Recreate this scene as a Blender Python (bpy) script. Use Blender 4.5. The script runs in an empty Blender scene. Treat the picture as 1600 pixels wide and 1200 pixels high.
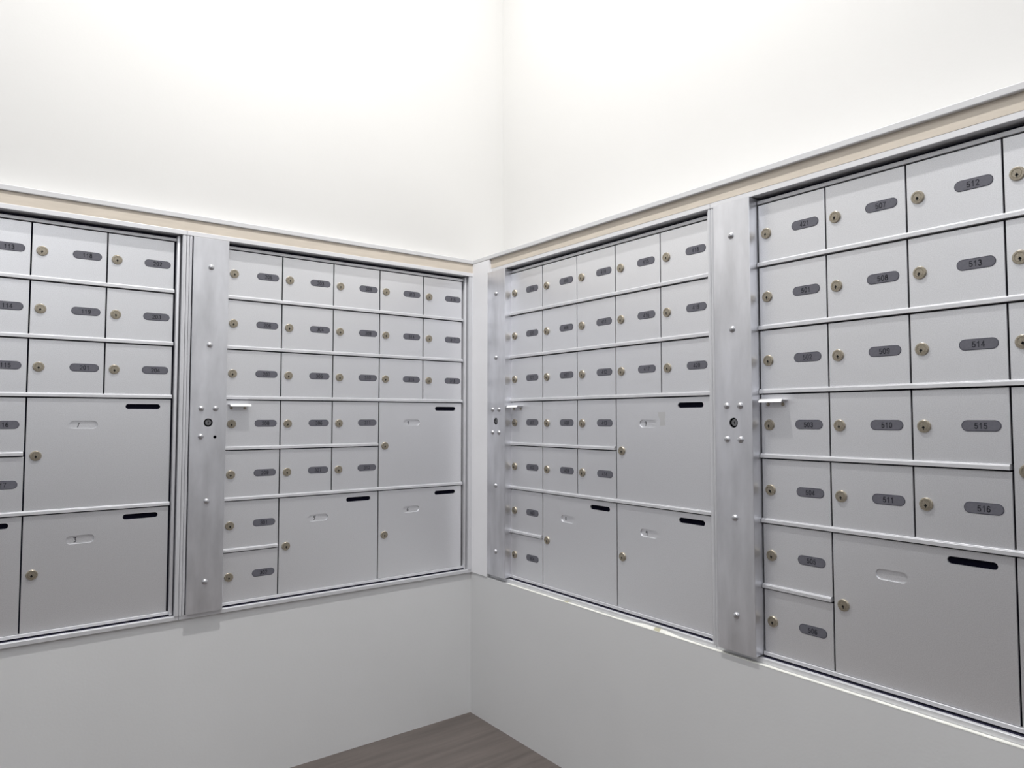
import bpy, bmesh, math, random
from mathutils import Vector, Matrix
random.seed(7)
S = bpy.context.scene
COL = S.collection

# ------------------------------------------------------------------ camera
FPX = 1090.056
YAW, PITCH, ROLL = 0.66534, 0.04773, -0.00153
ZF = 1.0205                      # height of the door-row datum above the floor
CAM = Vector((-1.33144, -2.04777, ZF - 0.02586))
fw = Vector((math.sin(YAW) * math.cos(PITCH), math.cos(YAW) * math.cos(PITCH), math.sin(PITCH)))
r0 = Vector((math.cos(YAW), -math.sin(YAW), 0))
u0 = r0.cross(fw)
rr = r0 * math.cos(ROLL) + u0 * math.sin(ROLL)
uu = -r0 * math.sin(ROLL) + u0 * math.cos(ROLL)
cd = bpy.data.cameras.new('camera')
cam = bpy.data.objects.new('camera', cd)
COL.objects.link(cam)
m = Matrix((rr, uu, -fw)).transposed().to_4x4()
m.translation = CAM
cam.matrix_world = m
cd.sensor_fit = 'HORIZONTAL'
cd.sensor_width = 36.0
cd.lens = FPX * 36.0 / 1600.0
cd.shift_x = -40.0 / 1600.0
cd.clip_start = 0.02
S.camera = cam

# ------------------------------------------------------------------ world, exposure, room lights
w = bpy.data.worlds.new('world')
S.world = w
w.use_nodes = True
w.node_tree.nodes['Background'].inputs['Color'].default_value = (0.9, 0.93, 1.0, 1)
w.node_tree.nodes['Background'].inputs['Strength'].default_value = 0.3
S.view_settings.view_transform = 'Standard'
S.view_settings.look = 'None'
S.view_settings.exposure = 0.0
S.view_settings.gamma = 1.0
S.view_settings.use_curve_mapping = False
CEIL = 3.3
KEY = (-0.80, -0.90)
KEY_W = 45.0
PANELS = [(-2.05, -1.9, 17.0), (-1.75, -3.2, 20.0)]

# ------------------------------------------------------------------ helpers
def mat(name, col, rough=0.5, metal=0.0, spec=0.5, noise=None, bump=None, mix=None):
    """noise=(scale xyz, amount, detail) varies the colour; bump=(scale xyz, strength, distance)"""
    M = bpy.data.materials.new(name)
    M.use_nodes = True
    nt = M.node_tree
    b = nt.nodes['Principled BSDF']
    b.inputs['Base Color'].default_value = (*col, 1)
    b.inputs['Roughness'].default_value = rough
    b.inputs['Metallic'].default_value = metal
    b.inputs['Specular IOR Level'].default_value = spec
    tc = nt.nodes.new('ShaderNodeTexCoord')
    if noise:
        sc, amt, det = noise
        mp = nt.nodes.new('ShaderNodeMapping')
        mp.inputs['Scale'].default_value = sc
        nt.links.new(tc.outputs['Object'], mp.inputs['Vector'])
        n = nt.nodes.new('ShaderNodeTexNoise')
        n.inputs['Scale'].default_value = 1.0
        n.inputs['Detail'].default_value = det
        nt.links.new(mp.outputs['Vector'], n.inputs['Vector'])
        r = nt.nodes.new('ShaderNodeMapRange')
        r.inputs['From Min'].default_value = 0.3
        r.inputs['From Max'].default_value = 0.7
        r.inputs['To Min'].default_value = 1 - amt
        r.inputs['To Max'].default_value = 1 + amt
        nt.links.new(n.outputs['Fac'], r.inputs['Value'])
        v = nt.nodes.new('ShaderNodeVectorMath')
        v.operation = 'SCALE'
        v.inputs[0].default_value = col
        nt.links.new(r.outputs['Result'], v.inputs['Scale'])
        nt.links.new(v.outputs['Vector'], b.inputs['Base Color'])
    if bump:
        sc, st, di = bump
        mp = nt.nodes.new('ShaderNodeMapping')
        mp.inputs['Scale'].default_value = sc
        nt.links.new(tc.outputs['Object'], mp.inputs['Vector'])
        n = nt.nodes.new('ShaderNodeTexNoise')
        n.inputs['Scale'].default_value = 1.0
        n.inputs['Detail'].default_value = 3
        nt.links.new(mp.outputs['Vector'], n.inputs['Vector'])
        bp = nt.nodes.new('ShaderNodeBump')
        bp.inputs['Strength'].default_value = st
        bp.inputs['Distance'].default_value = di
        nt.links.new(n.outputs['Fac'], bp.inputs['Height'])
        nt.links.new(bp.outputs['Normal'], b.inputs['Normal'])
    return M

M_WALLUP = mat('cream_wall_paint', (0.725, 0.72, 0.705), 0.7, spec=0.25, noise=((2, 2, 2), 0.012, 3), bump=((160, 160, 160), 0.05, 0.002))
M_WALL = mat('grey_white_wall_paint', (0.73, 0.735, 0.74), 0.55, spec=0.3, noise=((3, 3, 3), 0.02, 3), bump=((160, 160, 160), 0.08, 0.002))
M_TRIM = mat('white_semi_gloss_paint', (0.90, 0.90, 0.92), 0.4, spec=0.4, noise=((8, 8, 8), 0.015, 2))
M_LIP = mat('shelf_edge_paint', (0.70, 0.70, 0.71), 0.5, spec=0.3)
M_BAND = mat('beige_wood_filler', (0.70, 0.63, 0.54), 0.6, spec=0.2, noise=((14, 14, 90), 0.05, 4))
M_CAULK = mat('white_caulk', (0.85, 0.85, 0.80), 0.45, noise=((60, 60, 60), 0.08, 2))
M_STAINY = mat('yellowed_caulk', (0.52, 0.50, 0.36), 0.6)
M_CEIL = mat('ceiling_paint', (0.80, 0.81, 0.82), 0.8)
M_FAR = mat('dark_reflection_wall', (0.10, 0.10, 0.12), 0.7)  # dark tone chosen to darken reflections in the lower doors
M_DOOR = mat('satin_aluminium', (0.86, 0.865, 0.89), 0.38, 0.74, noise=((600, 600, 600), 0.07, 2), bump=((900, 900, 900), 0.08, 0.0004))
M_FRAME = mat('extruded_aluminium', (0.76, 0.765, 0.79), 0.50, 0.5, noise=((40, 40, 4), 0.03, 2))
M_FLANGE = mat('pale_aluminium_flange', (0.80, 0.80, 0.82), 0.42, 0.15)
M_BOX = mat('brushed_mill_aluminium', (0.82, 0.825, 0.86), 0.36, 0.88, noise=((24, 24, 6), 0.14, 8), bump=((700, 700, 6), 0.10, 0.0004))
M_RIVET = mat('polished_rivet', (0.58, 0.58, 0.60), 0.3, 0.9)
M_LOCK = mat('tarnished_nickel', (0.42, 0.375, 0.30), 0.36, 0.75, noise=((500, 500, 500), 0.2, 3))
M_ALOCK = mat('worn_steel', (0.28, 0.28, 0.29), 0.35, 0.8)
M_LOCKD = mat('keyhole_black', (0.012, 0.012, 0.014), 0.6)
M_PLATE = mat('grey_engraved_plate', (0.135, 0.135, 0.16), 0.45, noise=((300, 300, 300), 0.06, 2))
M_RIM = mat('plate_rim', (0.055, 0.055, 0.075), 0.5)
M_INK = mat('black_numerals', (0.02, 0.02, 0.03), 0.6)
M_PEN = mat('marker_ink', (0.02, 0.02, 0.03), 0.6)
M_BLACK = mat('unlit_interior_black', (0.006, 0.006, 0.012), 0.9, spec=0.0)  # black stands in for the unlit inside of slots and holes
M_NAVY = mat('painted_gap_shade', (0.03, 0.03, 0.055), 0.7, spec=0.1)  # dark colour painted in for the shade in the gaps
M_TAB = mat('white_tab_glint', (0.93, 0.93, 0.94), 0.3, 0.0)  # white colour stands in for the lip's bright reflection
M_SMEAR = mat('tape_residue', (0.74, 0.74, 0.74), 0.45, 0.74)
def floor_mat():
    M = mat('taupe_wood_floor', (0.13, 0.11, 0.10), 0.5, noise=((3, 40, 3), 0.22, 6), bump=((4, 60, 4), 0.2, 0.001))
    return M
M_FLOOR = floor_mat()

def link(name, bm, mats, parent=None, loc=(0, 0, 0), rot=(0, 0, 0), smooth=False, recalc=True):
    if recalc:
        bmesh.ops.recalc_face_normals(bm, faces=bm.faces)
    me = bpy.data.meshes.new(name)
    bm.to_mesh(me)
    bm.free()
    for k in (mats if isinstance(mats, (list, tuple)) else [mats]):
        me.materials.append(k)
    if smooth:
        for p in me.polygons:
            p.use_smooth = True
        try:
            me.set_sharp_from_angle(angle=math.radians(35))
        except Exception:
            pass
    o = bpy.data.objects.new(name, me)
    COL.objects.link(o)
    if parent:
        o.parent = parent
    o.location = loc
    o.rotation_euler = rot
    return o

def box(bm, x0, x1, y0, y1, z0, z1, mi=0, bev=0.0):
    vs = [bm.verts.new((x, y, z)) for x in (x0, x1) for y in (y0, y1) for z in (z0, z1)]
    idx = [(0, 1, 3, 2), (4, 6, 7, 5), (0, 4, 5, 1), (2, 3, 7, 6), (0, 2, 6, 4), (1, 5, 7, 3)]
    fs = [bm.faces.new([vs[i] for i in f]) for f in idx]
    for f in fs:
        f.material_index = mi
    if bev > 0:
        es = list({e for f in fs for e in f.edges})
        r = bmesh.ops.bevel(bm, geom=es, offset=bev, segments=2, affect='EDGES', profile=0.5)
        for f in r['faces']:
            f.material_index = mi

def dbox(bm, x0, x1, d0, d1, z0, z1, mi=0, bev=0.0):
    """box in unit space: d = distance out of the door plane (local -y)"""
    box(bm, x0, x1, -d1, -d0, z0, z1, mi, bev)

def stadium(cx, cz, wd, h, n=10):
    r = h / 2
    a = wd / 2 - r
    pts = []
    for i in range(n + 1):
        t = -math.pi / 2 + math.pi * i / n
        pts.append((cx + a + r * math.cos(t), cz + r * math.sin(t)))
    for i in range(n + 1):
        t = math.pi / 2 + math.pi * i / n
        pts.append((cx - a + r * math.cos(t), cz + r * math.sin(t)))
    return pts

def circle(cx, cz, r, n=28):
    return [(cx + r * math.cos(2 * math.pi * i / n), cz + r * math.sin(2 * math.pi * i / n)) for i in range(n)]

def rect(x0, x1, z0, z1, c=0.0):
    if c <= 0:
        return [(x0, z0), (x1, z0), (x1, z1), (x0, z1)]
    return [(x0 + c, z0), (x1 - c, z0), (x1, z0 + c), (x1, z1 - c), (x1 - c, z1), (x0 + c, z1), (x0, z1 - c), (x0, z0 + c)]

def ring(bm, pts, d):
    return [bm.verts.new((x, -d, z)) for x, z in pts]

def fill(bm, loops, mi=0):
    es = []
    for L in loops:
        for a, b in zip(L, L[1:] + L[:1]):
            e = bm.edges.get((a, b)) or bm.edges.new((a, b))
            es.append(e)
    g = bmesh.ops.triangle_fill(bm, use_beauty=True, use_dissolve=False, edges=es)
    for f in g['geom']:
        if isinstance(f, bmesh.types.BMFace):
            f.material_index = mi

def band(bm, A, B, mi=0):
    n = len(A)
    for i in range(n):
        f = bm.faces.new((A[i], A[(i + 1) % n], B[(i + 1) % n], B[i]))
        f.material_index = mi

def sheet(bm, outer, holes, d0, d1, cham=0.0006, mi=0):
    """panel with real openings, chamfered outer edge; front at d1, back at d0"""
    cx = sum(p[0] for p in outer) / len(outer)
    cz = sum(p[1] for p in outer) / len(outer)
    inner = []
    for x, z in outer:
        inner.append((x - math.copysign(cham, x - cx), z - math.copysign(cham, z - cz)))
    o0 = ring(bm, outer, d0)
    o1 = ring(bm, outer, d1 - cham)
    o2 = ring(bm, inner, d1)
    band(bm, o0, o1, mi)
    band(bm, o1, o2, mi)
    hf, hb = [], []
    for h in holes:
        a = ring(bm, h, d1)
        b = ring(bm, h, d0)
        band(bm, a, b, mi)
        hf.append(a)
        hb.append(b)
    fill(bm, [o2] + hf, mi)
    fill(bm, [o0] + hb, mi)

def solid(bm, pts, d0, d1, mi=0):
    a = ring(bm, pts, d0)
    b = ring(bm, pts, d1)
    band(bm, a, b, mi)
    for L in (a, b):
        f = bm.faces.new(L)
        f.material_index = mi

def lathe(bm, prof, cx=0, cz=0, n=32, mi=0, d=0):
    """prof: list of (radius, out); closes on the axis when radius is 0"""
    prev = None
    for r, o in prof:
        if r == 0:
            cur = [bm.verts.new((cx, -(d + o), cz))]
        else:
            cur = [bm.verts.new((cx + r * math.cos(2 * math.pi * i / n), -(d + o), cz + r * math.sin(2 * math.pi * i / n))) for i in range(n)]
        if prev is not None:
            for i in range(n):
                j = (i + 1) % n
                if len(cur) == 1:
                    f = bm.faces.new((prev[i], prev[j], cur[0]))
                elif len(prev) == 1:
                    f = bm.faces.new((prev[0], cur[j], cur[i]))
                else:
                    f = bm.faces.new((prev[i], prev[j], cur[j], cur[i]))
                f.material_index = mi
        prev = cur

def arc(cx, cz, rx, rz, a0, a1, n=9):
    return [(cx + rx * math.cos(math.radians(a0 + (a1 - a0) * i / n)), cz + rz * math.sin(math.radians(a0 + (a1 - a0) * i / n))) for i in range(n + 1)]

# upright sans numerals on a 0.62 x 1.0 cell
DIGITS = {
    '0': [arc(.31, .5, .25, .46, 0, 360, 22)],
    '1': [[(.14, .72), (.27, .78), (.36, .96), (.36, .02)]],
    '2': [arc(.31, .71, .24, .25, 170, -35, 10) + [(.08, .06), (.57, .06)]],
    '3': [arc(.30, .73, .21, .23, 160, -85, 10), arc(.30, .28, .25, .25, 90, -165, 12)],
    '4': [[(.58, .26), (.04, .26), (.42, .95), (.42, .02)]],
    '5': [[(.52, .93), (.16, .93), (.10, .50)] + arc(.31, .32, .25, .27, 130, -155, 12)],
    '6': [arc(.31, .30, .24, .26, 0, 360, 18), [(.53, .80), (.44, .92), (.30, .96), (.16, .84), (.08, .60), (.08, .30)]],
    '7': [[(.06, .93), (.56, .93), (.34, .55), (.24, .02)]],
    '8': [arc(.31, .74, .20, .21, 0, 360, 16), arc(.31, .28, .25, .25, 0, 360, 18)],
    '9': [arc(.31, .69, .24, .26, 0, 360, 18), [(.09, .19), (.18, .08), (.32, .04), (.46, .16), (.54, .40), (.54, .70)]],
}

def text_into(bm, s_, cx, cz, wd, h, d, mi):
    cell = wd / len(s_)
    sx = cell * 0.80 / 0.62
    for i, ch in enumerate(s_):
        ox = cx - wd / 2 + cell * i + cell * 0.10
        for pl in DIGITS[ch]:
            stroke(bm, [(ox + px * sx, cz + (pz - 0.5) * h) for px, pz in pl], 0.00140, d, mi)

def stroke(bm, pts, wd, d, mi):
    """hand-drawn pen stroke: thin flat ribbon along a polyline"""
    for (xa, za), (xb, zb) in zip(pts, pts[1:]):
        v = Vector((xb - xa, zb - za))
        if v.length < 1e-6:
            continue
        n = Vector((-v.y, v.x)).normalized() * wd / 2
        e = v.normalized() * wd * 0.35
        q = [(xa + n.x - e.x, za + n.y - e.y), (xb + n.x + e.x, zb + n.y + e.y), (xb - n.x + e.x, zb - n.y + e.y), (xa - n.x - e.x, za - n.y - e.y)]
        f = bm.faces.new([bm.verts.new((x, -d, z)) for x, z in q])
        f.material_index = mi

def tag(o, label=None, cat=None, group=None, kind=None):
    if label: o['label'] = label
    if cat: o['category'] = cat
    if group: o['group'] = group
    if kind: o['kind'] = kind
    return o

def empty(name, loc, rz=0.0, parent=None):
    o = bpy.data.objects.new(name, None)
    COL.objects.link(o)
    o.empty_display_size = 0.05
    o.location = loc
    o.rotation_euler = (0, 0, rz)
    if parent:
        o.parent = parent
    return o

def struct(name, bm, mats):
    return tag(link(name, bm, mats), kind='structure')

# ------------------------------------------------------------------ the room shell
XR, YL = 0.124, 0.010            # upper wall planes (right wall x, left wall y)
DL, DR = 0.012, 0.025            # how far the lower, built-out walls stand in front of the door planes
XW, YF = -3.3, -3.9              # the far sides of the room, behind the camera
Z = lambda z: z + ZF
bm = bmesh.new(); box(bm, XW, 0.3, YF, 0.3, -0.06, 0.0); struct('floor', bm, M_FLOOR)
bm = bmesh.new(); box(bm, XW, 0.3, YF, 0.3, CEIL, CEIL + 0.06); struct('ceiling', bm, M_CEIL)
# left wall: upper part, and the built-out lower part with the row of units let into it
bm = bmesh.new()
box(bm, XW, XR, YL, 0.3, Z(0.512), CEIL)
struct('wall_left', bm, M_WALLUP)
bm = bmesh.new()
box(bm, XW, -DR, -DL, 0.13, 0.0, Z(-0.5525))
box(bm, XW, -1.852, -DL, 0.13, Z(-0.5525), Z(0.503))
struct('wall_left_lower', bm, M_WALL)
bm = bmesh.new()
box(bm, XW, -DR, -0.0222, 0.13, Z(0.4735), Z(0.504))
struct('trim_1', bm, M_BAND)
bm = bmesh.new()
box(bm, XW, -DR, -0.0268, 0.13, Z(0.504), Z(0.5185), bev=0.002)
struct('trim_2', bm, M_LIP)
# right wall
bm = bmesh.new()
box(bm, XR, 0.3, YF, 0.3, Z(0.512), CEIL)
struct('wall_right', bm, M_WALLUP)
bm = bmesh.new()
box(bm, -DR, 0.14, YF, 0.13, 0.0, Z(-0.5525))
box(bm, -DR, 0.14, YF, -1.968, Z(-0.5525), Z(0.503))
struct('wall_right_lower', bm, M_WALL)
bm = bmesh.new()
box(bm, -0.0195, 0.14, YF, -0.1235, Z(0.4735), Z(0.504))
struct('trim_3', bm, M_BAND)
bm = bmesh.new()
box(bm, -0.0275, 0.14, YF, 0.0, Z(0.504), Z(0.5185), bev=0.002)
struct('trim_4', bm, M_LIP)
# white corner board beside the third unit
bm = bmesh.new()
box(bm, -0.0275, 0.14, -0.113, 0.0, Z(-0.5515), Z(0.503), bev=0.0008)
box(bm, -0.0275, 0.0, -0.1235, -0.113, Z(0.4597), Z(0.503))
struct('trim_5', bm, M_TRIM)
bm = bmesh.new(); box(bm, XW - 0.1, XW, YF, 0.3, 0, 1.25); box(bm, XW - 0.1, XW, YF, 0.3, 1.25, CEIL, 1); struct('wall_behind_left', bm, [M_FAR, M_CEIL])  # unseen walls, split dark below and pale above to shape door reflections
bm = bmesh.new(); box(bm, XW, 0.3, YF - 0.1, YF, 0, 1.25); box(bm, XW, 0.3, YF - 0.1, YF, 1.25, CEIL, 1); struct('wall_behind', bm, [M_FAR, M_CEIL])
# bead of caulk on the ledge under the two right-hand units
bm = bmesh.new()
N = 90
prev = None
for i in range(N + 1):
    t = 0.23 + (1.96 - 0.23) * i / N
    hgt = 0.0012 + 0.0004 * math.sin(i * 1.7)
    hgt += 0.006 * math.exp(-((t - 0.86) / 0.05) ** 2) + 0.003 * math.exp(-((t - 0.80) / 0.03) ** 2)
    dd = 0.0185
    cur = [bm.verts.new((x, -t, z)) for x, z in ((-DR - 0.0004, Z(-0.5535)), (-DR + 0.0002, Z(-0.552)), (-dd, Z(-0.5525) + hgt), (-dd + 0.003, Z(-0.5525)))]
    if prev:
        for k in range(4):
            f = bm.faces.new((prev[k], prev[(k + 1) % 4], cur[(k + 1) % 4], cur[k]))
            if i in (15, 33) and k in (1, 2):
                f.material_index = 1
    prev = cur
struct('trim_6', bm, [M_CAULK, M_STAINY])

# ------------------------------------------------------------------ ceiling lights (above the frame)
def downlight(x, y, watts, r):
    t = empty('ceiling_downlight', (x, y, CEIL))
    tag(t, 'small round recessed downlight in the ceiling above the mailboxes', 'light')
    bm = bmesh.new()
    n = 32
    rings = [[bm.verts.new((rad * math.cos(2 * math.pi * i / n), rad * math.sin(2 * math.pi * i / n), z)) for i in range(n)] for rad, z in ((r * 1.35, 0), (r * 1.32, -0.008), (r * 1.08, -0.01), (r * 1.05, 0))]
    for A, B in zip(rings, rings[1:]):
        band(bm, A, B)
    link('trim_ring', bm, M_TRIM, t, smooth=True)
    L = bpy.data.lights.new('lamp', 'AREA')
    L.shape = 'DISK'
    L.size = 2 * r
    L.energy = watts
    L.color = (1.0, 0.985, 0.965)
    o = bpy.data.objects.new('lamp', L)
    COL.objects.link(o)
    o.parent = t
    o.location = (0, 0, -0.004)
def panel(x, y, watts, label):
    t = empty('ceiling_panel_light', (x, y, CEIL))
    tag(t, label, 'light')
    bm = bmesh.new()
    for x0, x1, y0, y1 in ((-.62, -.6, -.32, .32), (.6, .62, -.32, .32), (-.6, .6, -.32, -.3), (-.6, .6, .3, .32)):
        box(bm, x0, x1, y0, y1, -0.012, 0.0)
    link('frame', bm, M_TRIM, t)
    L = bpy.data.lights.new('lamp', 'AREA')
    L.shape = 'RECTANGLE'
    L.size, L.size_y = 1.2, 0.6
    L.energy = watts
    L.color = (0.97, 0.98, 1.0)
    o = bpy.data.objects.new('lamp', L)
    COL.objects.link(o)
    o.parent = t
    o.location = (0, 0, -0.006)
downlight(KEY[0], KEY[1], KEY_W, 0.045)
panel(PANELS[0][0], PANELS[0][1], PANELS[0][2], 'square-edged ceiling panel light just behind the mailboxes corner')
panel(PANELS[1][0], PANELS[1][1], PANELS[1][2], 'square-edged ceiling panel light at the back of the room')

# ------------------------------------------------------------------ mailbox units
P = 0.14                         # row pitch
ZT = 0.445                       # top of the highest door
BASE = -0.552                    # underside of the outer frame
zk = lambda k: ZT - P * k - BASE # row line k above the unit's base
ZBOT = -0.529 - BASE
GAP = 0.0016
RIB = 0.0105

def make_lock(parent, x, z, d=0.0, ang=None):
    bm = bmesh.new()
    lathe(bm, [(0.0118, 0.0), (0.0118, 0.0022), (0.0108, 0.0036), (0.0082, 0.0038), (0.0079, 0.0031), (0.0072, 0.0031), (0.0069, 0.0037), (0, 0.0037)], n=30)
    a = math.radians(random.uniform(-14, 14)) if ang is None else ang
    ca, sa = math.cos(a), math.sin(a)
    R = lambda pts: [(px * ca - pz * sa, px * sa + pz * ca) for px, pz in pts]
    for pts in (circle(0, -0.0022, 0.0020, 14), rect(-0.0009, 0.0009, -0.0065, 0.0004), rect(-0.0026, 0.0026, -0.0036, -0.0022)):
        f = bm.faces.new([bm.verts.new((px, -0.00395, pz)) for px, pz in R(pts)])
        f.material_index = 1
    return link('lock', bm, [M_LOCK, M_LOCKD], parent, (x, -d, z), smooth=True)

def make_plate(parent, x, z, num):
    bm = bmesh.new()
    solid(bm, stadium(0, 0, 0.0615, 0.0195), 0.0, 0.0005, 1)
    solid(bm, stadium(0, 0, 0.0590, 0.0172), 0.0005, 0.0008, 0)
    text_into(bm, num, random.uniform(-0.0008, 0.0008), random.uniform(-0.0004, 0.0004), 0.0215, 0.0102, 0.0010, 2)
    return link('number_plate', bm, [M_PLATE, M_RIM, M_INK], parent, (x, 0, z), recalc=False)

HAND = {
    '1': [[(0.0015, 0.005), (-0.0015, -0.006)]],
    '3': [[(-0.003, 0.005), (0.002, 0.0055), (-0.0005, 0.0012), (0.002, -0.0015), (0.0012, -0.005), (-0.002, -0.006)]],
    '4': [[(-0.002, 0.005), (-0.0022, 0.0005), (0.0015, 0.0002)], [(0.0015, 0.005), (0.0012, -0.006)]],
    '5': [[(0.0035, 0.0055), (-0.0012, 0.005), (-0.0018, 0.0015), (0.0012, 0.0), (0.0008, -0.004), (-0.0022, -0.0055)]],
    '6': [[(0.0015, 0.0055), (-0.0022, 0.001), (-0.0022, -0.004), (0.001, -0.005), (0.002, -0.002), (-0.0015, -0.0008)]],
    '7': [[(-0.003, 0.003), (-0.002, 0.005), (0.0025, 0.0045), (0.0004, -0.0065)], [(-0.0015, -0.0008), (0.004, -0.0008)]],
    '8': [[(0.0015, 0.005), (-0.0018, 0.003), (0.0018, -0.002), (0.0002, -0.005), (-0.0018, -0.002), (0.0018, 0.003), (0.0008, 0.0052)]],
    '9': [[(0.002, 0.002), (-0.001, 0.0045), (-0.0025, 0.001), (0.0015, 0.0003), (0.0022, 0.0042), (0.0015, -0.007)]],
}

def small_door(u, x0, x1, k, num):
    zt, zb = zk(k) - 0.0022, (zk(k + 1) + RIB if k < 6 else ZBOT)
    w_, h_ = x1 - x0 - 2 * GAP, zt - zb
    bm = bmesh.new()
    sheet(bm, rect(0, w_, 0, h_), [], -0.004, 0.0)
    d = link('door', bm, M_DOOR, u, (x0 + GAP, 0, zb))
    d['label'] = 'small silver door numbered ' + num
    make_lock(d, 0.0212 - GAP, zk(k) - 0.068 - zb)
    make_plate(d, 0.1135 - GAP, zk(k) - 0.0665 - zb, num)
    return d

def large_door(u, x0, x1, k, num, bottom, plain=False):
    zt, zb = zk(k) - 0.0022, (ZBOT if bottom else zk(k + 2) + RIB)
    w_, h_ = x1 - x0 - 2 * GAP, zt - zb
    px, pz = 0.1155 - GAP, zk(k) - 0.0675 - zb
    sx, sz = w_ - 0.0640, zk(k) - 0.0215 - zb
    bm = bmesh.new()
    sheet(bm, rect(0, w_, 0, h_), [stadium(px, pz, 0.0590, 0.0200), stadium(sx, sz, 0.0790, 0.0132)], -0.004, 0.0)
    d = link('door', bm, M_DOOR, u, (x0 + GAP, 0, zb))
    d['label'] = ('large silver parcel door marked ' + num + ' by hand, with a mail slot') if num else 'large silver parcel door with a blank label recess and a mail slot'
    make_lock(d, 0.0212 - GAP, zk(k) - 0.1405 - zb)
    bm = bmesh.new()
    solid(bm, stadium(0, 0, 0.0588, 0.0198), -0.0039, -0.0028)
    if num:
        for pts in HAND[num]:
            stroke(bm, [(a - 0.0105, b * 0.95) for a, b in pts], 0.0016, -0.00265, 1)
    r = link('label_recess', bm, [M_DOOR, M_PEN], d, (px, 0, pz), recalc=False)
    bm = bmesh.new()
    solid(bm, stadium(0, 0, 0.0788, 0.0130), -0.0090, -0.0036)
    s = link('mail_slot', bm, M_BLACK, d, (sx, 0, sz))
    return d

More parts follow.
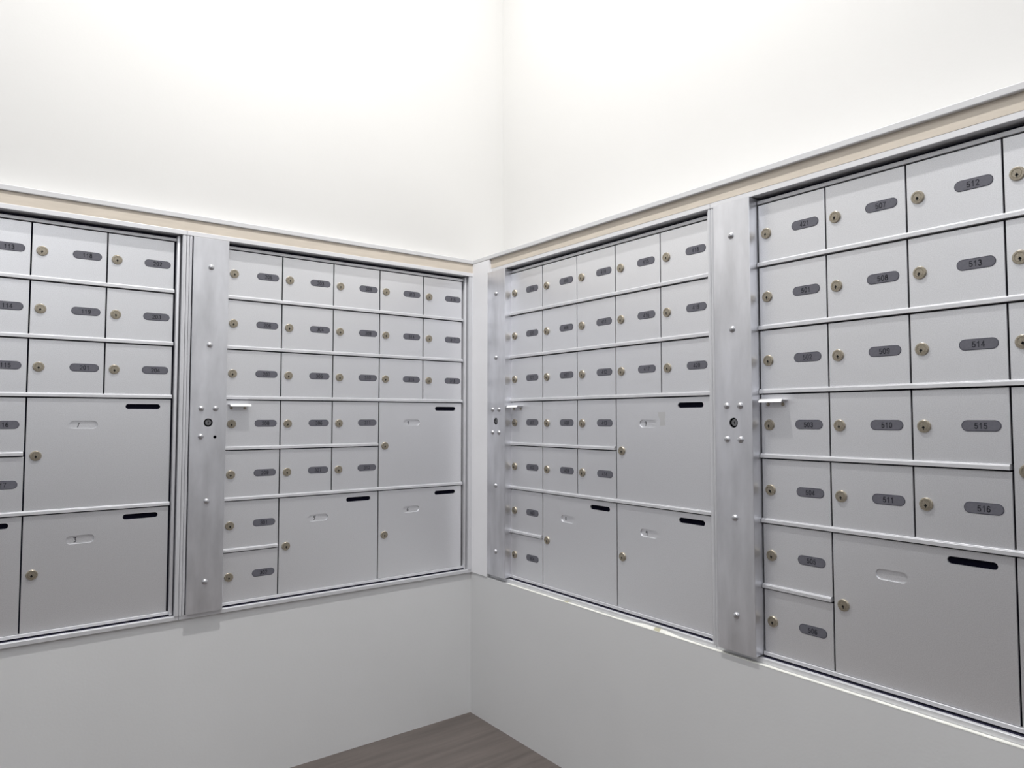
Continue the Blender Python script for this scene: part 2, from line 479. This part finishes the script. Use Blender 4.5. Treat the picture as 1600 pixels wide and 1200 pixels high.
def make_unit(loc, rz, E, bx, dbox_, post_l, hinge, post_r, dfr, nums, larges, label, back=0.0, missing=False, endslant=0.0):
    """E: six column lines; bx: cover panel left/right; dbox_: its front; all in the unit's x with E given in the same frame"""
    e0 = E[0]
    u = empty('mailbox_unit', loc, rz)
    tag(u, label, 'mailboxes')
    E = [e - e0 for e in E]
    bl, br = bx[0] - e0, bx[1] - e0
    pl = [(a - e0, b - e0) for a, b in post_l]
    hl, hr = hinge[0] - e0, hinge[1] - e0
    pr = [(a - e0, b - e0) for a, b in post_r]
    X0, X1 = (pl[0][0] if pl else bl - 0.004), pr[-1][1]
    H = 0.473 - BASE
    # body behind the doors, coloured dark so the gaps read as shaded
    bm = bmesh.new()
    dbox(bm, X0 + 0.001, X1 - 0.001, -0.11, -0.016, 0.006, H - 0.006)
    link('cabinet_body', bm, M_NAVY, u)
    # outer frame
    bm = bmesh.new()
    so = 0.4615 - BASE
    dbox(bm, X0, X1, -0.016, dfr, so, H, bev=0.0008)                       # top flange
    dbox(bm, X0, X1, -0.016, dfr - 0.002, 0.0, 0.0105, bev=0.0008)           # sill
    for a, b in pl + pr:
        dbox(bm, a, b, -0.016, dfr, 0.0105, so, bev=0.0009)
        mid = (a + b) / 2
        dbox(bm, mid - 0.0012, mid + 0.0012, dfr - 0.001, dfr + 0.0008, 0.0105, so, bev=0.0004)
    o = link('outer_frame', bm, [M_FRAME], u)
    bm = bmesh.new()
    dbox(bm, X0, X1, dfr, dfr + 0.0016, so, H + 0.0005, bev=0.0006)
    link('top_flange', bm, M_FLANGE, u)
    # carrier frame of the tenant doors: top rail, bottom rail, rounded hinge edge
    bm = bmesh.new()
    dbox(bm, E[0], hl, -0.006, 0.001, zk(0) + 0.0004, zk(0) + 0.0085, bev=0.0008)
    link('top_rail', bm, M_FRAME, u)
    bm = bmesh.new()
    dbox(bm, E[0], hl, -0.006, 0.004, ZBOT - 0.0085, ZBOT - 0.0008, bev=0.0008)
    link('bottom_rail', bm, M_FRAME, u)
    bm = bmesh.new()
    dbox(bm, E[0], hr, -0.016, 0.0065, 0.0104, 0.0116)
    link('sill_gap_shade', bm, M_NAVY, u)  # added dark strip, paints the shaded gap above the sill
    bm = bmesh.new()
    dbox(bm, hl, hr, -0.010, 0.0125, ZBOT - 0.010, zk(0) + 0.0140, bev=0.0024)
    link('hinge_strip', bm, M_FRAME, u, smooth=True)
    # shelf edges between the rows
    spans = {1: 5, 2: 5, 3: 5, 4: 3, 5: 5, 6: 1}
    for k, n in spans.items():
        bm = bmesh.new()
        # lipped extrusion: flat with a rolled lower nose
        x0, x1 = E[0] + 0.0, (E[n] - (0.0 if n == 5 else 0.003))
        z = zk(k)
        prof = [(-0.014, 0.0006), (0.0048, 0.0006), (0.0052, 0.0010), (0.0053, 0.0074), (0.0034, 0.0077), (0.0030, RIB - 0.0009), (0.0024, RIB - 0.0005), (-0.014, RIB - 0.0005)]
        a = [bm.verts.new((x0, -d, z + zz)) for d, zz in prof]
        b = [bm.verts.new((x1, -d, z + zz)) for d, zz in prof]
        band(bm, a, b)
        bm.faces.new(a); bm.faces.new(b)
        link('shelf_edge', bm, M_FRAME, u)
    # doors
    it = iter(nums)
    for c, rows in enumerate((7, 5, 5, 3, 3)):
        for k in range(rows):
            d = small_door(u, E[c], E[c + 1], k, next(it))
            if k == 3 and c == 0:
                # pull tab screwed to this door's top edge
                bm = bmesh.new()
                tx0, tx1, tz = 0.0105, 0.0665, 0.0088 - BASE
                dbox(bm, tx0, tx1 - 0.004, 0.0, 0.0016, tz - 0.014, tz + 0.0035, bev=0.0004)
                dbox(bm, tx0, tx1, 0.0, 0.0215, tz + 0.0008, tz + 0.0026)
                th = link('pull_tab', bm, M_FRAME, u)
                bm = bmesh.new()
                A_ = [bm.verts.new((tx0 + 0.001, -d_, z_)) for d_, z_ in ((0.0220, tz + 0.0034), (0.0265, tz - 0.0030), (0.0250, tz - 0.0034), (0.0205, tz + 0.0024))]
                B_ = [bm.verts.new((tx1, -d_, z_)) for d_, z_ in ((0.0220, tz + 0.0034), (0.0265, tz - 0.0030), (0.0250, tz - 0.0034), (0.0205, tz + 0.0024))]
                band(bm, A_, B_)
                bm.faces.new(A_); bm.faces.new(B_)
                link('tab_lip', bm, M_TAB, th)
                for sx in (tx0 + 0.009, tx1 - 0.011):
                    bm = bmesh.new()
                    lathe(bm, [(0.0040, 0), (0.0038, 0.0012), (0.0018, 0.0021), (0, 0.0022)], n=18)
                    link('screw', bm, M_LOCK, th, (sx, -0.0016, tz - 0.0075), smooth=True)
    for c0, k, num, bot in larges:
        d = large_door(u, E[c0], E[c0 + 2], k, num, bot)
        if num == '7':
            bm = bmesh.new()
            pts = [(0.149, 0.233), (0.172, 0.2335), (0.173, 0.222), (0.171, 0.216), (0.173, 0.200), (0.155, 0.199), (0.156, 0.214), (0.150, 0.224)]
            f = bm.faces.new([bm.verts.new((x, -0.0001, z - 0.002)) for x, z in pts])
            link('tape_residue', bm, M_SMEAR, d)
    # lock cover panel
    cz0, cz1 = -0.540 - BASE, 0.4595 - BASE
    mx = (bl + br) / 2
    bm = bmesh.new()
    hole = circle(mx, -0.0385 - BASE, 0.0112, 28)
    holes = [hole]
    if missing:
        holes.append(circle(mx + 0.0175, -0.0775 - BASE, 0.0042, 18))
    sheet(bm, rect(bl, br, cz0, cz1), holes, dbox_ - 0.0022, dbox_, 0.0008)
    # side walls of the channel, the right one returning to the door plane
    es = endslant
    for xa, xb, sl in ((bl + 0.0006, bl + 0.0028, 0.0), (br - 0.0034, br - 0.0012, es)):
        vs = []
        for d, sh in ((dbox_ - 0.0022, 0.0), (-0.012, sl)):
            vs.append([bm.verts.new((x - sh, -d, z)) for x, z in ((xa, cz0 + 0.002), (xb, cz0 + 0.002), (xb, cz1 - 0.001), (xa, cz1 - 0.001))])
        band(bm, vs[0], vs[1])
        bm.faces.new(vs[0]); bm.faces.new(vs[1])
    dbox(bm, bl + 0.003, br - 0.0035, dbox_ - 0.006, dbox_ - 0.0022, cz0 + 0.0015, cz0 + 0.0045)
    cover = link('lock_cover_panel', bm, M_BOX, u)
    if dirt_label: cover['label'] = 'long vertical brushed metal panel covering the lock bar'
    # added black liner, standing for the shade behind the holes
    bm = bmesh.new()
    dbox(bm, bl + 0.004, br - 0.005, -0.004, dbox_ - 0.0125, cz0 + 0.006, cz1 - 0.004)
    link('dark_hole_liner', bm, M_BLACK, u)
    bm = bmesh.new()
    lathe(bm, [(0.0082, -0.0125), (0.0082, -0.0035), (0.0076, -0.0022), (0.0060, -0.0022), (0.0056, -0.003), (0.0052, -0.0022), (0, -0.0022)], n=28, d=dbox_)
    for pts in (circle(0, 0.0006, 0.0019, 14), rect(-0.0008, 0.0008, -0.004, 0.0004)):
        f = bm.faces.new([bm.verts.new((x, -(dbox_ - 0.0020), z)) for x, z in pts])
        f.material_index = 1
    link('arrow_lock', bm, [M_ALOCK, M_LOCKD], cover, (mx + 0.0006, 0, -0.0385 - BASE + 0.0006), smooth=True)
    spots = [(0, 0.381), (0, 0.170), (-0.0178, -0.001), (0.0178, -0.001), (-0.0178, -0.0755), (0.0178, -0.0755), (0, -0.248), (0, -0.460)]
    for i, (rx, rz_) in enumerate(spots):
        if missing and i == 5:
            continue
        bm = bmesh.new()
        lathe(bm, [(0.0074, 0.0), (0.0072, 0.0012), (0.0064, 0.0030), (0.0050, 0.0045), (0.0028, 0.0055), (0, 0.0059)], n=24)
        link('rivet', bm, M_RIVET, cover, (mx + rx, -dbox_, rz_ - BASE), smooth=True)
    return u

dirt_label = True
n3 = lambda *a: [str(x) for x in a]
R90 = -math.pi / 2
# left wall, unit at the photo's left edge
EA = [-1.7346, -1.5760, -1.4200, -1.2641, -1.1081, -0.9545]
make_unit((EA[0], 0, Z(BASE)), 0, EA, (-1.825, -1.7355), 0.030, [(-1.850, -1.838), (-1.837, -1.828)], (-0.9510, -0.9437), [(-0.9402, -0.9310)], 0.0215,
          n3(*range(101, 108), *range(108, 113), *range(113, 118), 118, 119, 201, 202, 203, 204),
          [(3, 3, '1', False), (3, 5, '3', True), (1, 5, '', True)],
          'silver wall mailbox unit cut off at the left edge, doors 113 to 204')
EB = [-0.8246, -0.6701, -0.5153, -0.3629, -0.2069, -0.0556]
make_unit((EB[0], 0, Z(BASE)), 0, EB, (-0.915, -0.8255), 0.030, [(-0.9300, -0.9235), (-0.9228, -0.9166)], (-0.0520, -0.0455), [(-0.0418, -0.0258)], 0.0215,
          n3(205, 206, 207, 208, 209, 301, 302, *range(303, 308), *range(308, 313), *range(313, 316), *range(316, 319)),
          [(3, 3, '4', False), (1, 5, '5', True), (3, 5, '6', True)],
          'silver wall mailbox unit left of the corner, doors 205 to 318, missing one rivet', missing=True)
# right wall
EC = [0.2103, 0.3755, 0.5361, 0.6944, 0.8571, 1.0146]
make_unit((0, -EC[0], Z(BASE)), R90, EC, (0.1155, 0.2160), 0.0285, [], (1.0146 + 0.0004, 1.0195), [(1.0212, 1.0288)], 0.0175,
          n3(319, 320, 321, 401, 402, 403, 404, *range(405, 410), *range(410, 415), 415, 416, 417, 418, 419, 420),
          [(3, 3, '7', False), (1, 5, '8', True), (3, 5, '9', True)],
          'silver wall mailbox unit right of the corner beside a white board, doors 405 to 420', endslant=0.003)
ED = [1.1447, 1.3036, 1.4633, 1.6216, 1.7800, 1.9380]
make_unit((0, -ED[0], Z(BASE)), R90, ED, (1.0478, 1.1447), 0.032, [(1.0296, 1.0362), (1.0366, 1.0432)], (1.9415, 1.9487), [(1.9520, 1.9610)], 0.0175,
          n3(421, 501, 502, 503, 504, 505, 506, *range(507, 512), *range(512, 517), *range(517, 520), *range(520, 523)),
          [(3, 3, '', False), (1, 5, '', True), (3, 5, '', True)],
          'silver wall mailbox unit at the right edge, doors 421 and 501 to 516')
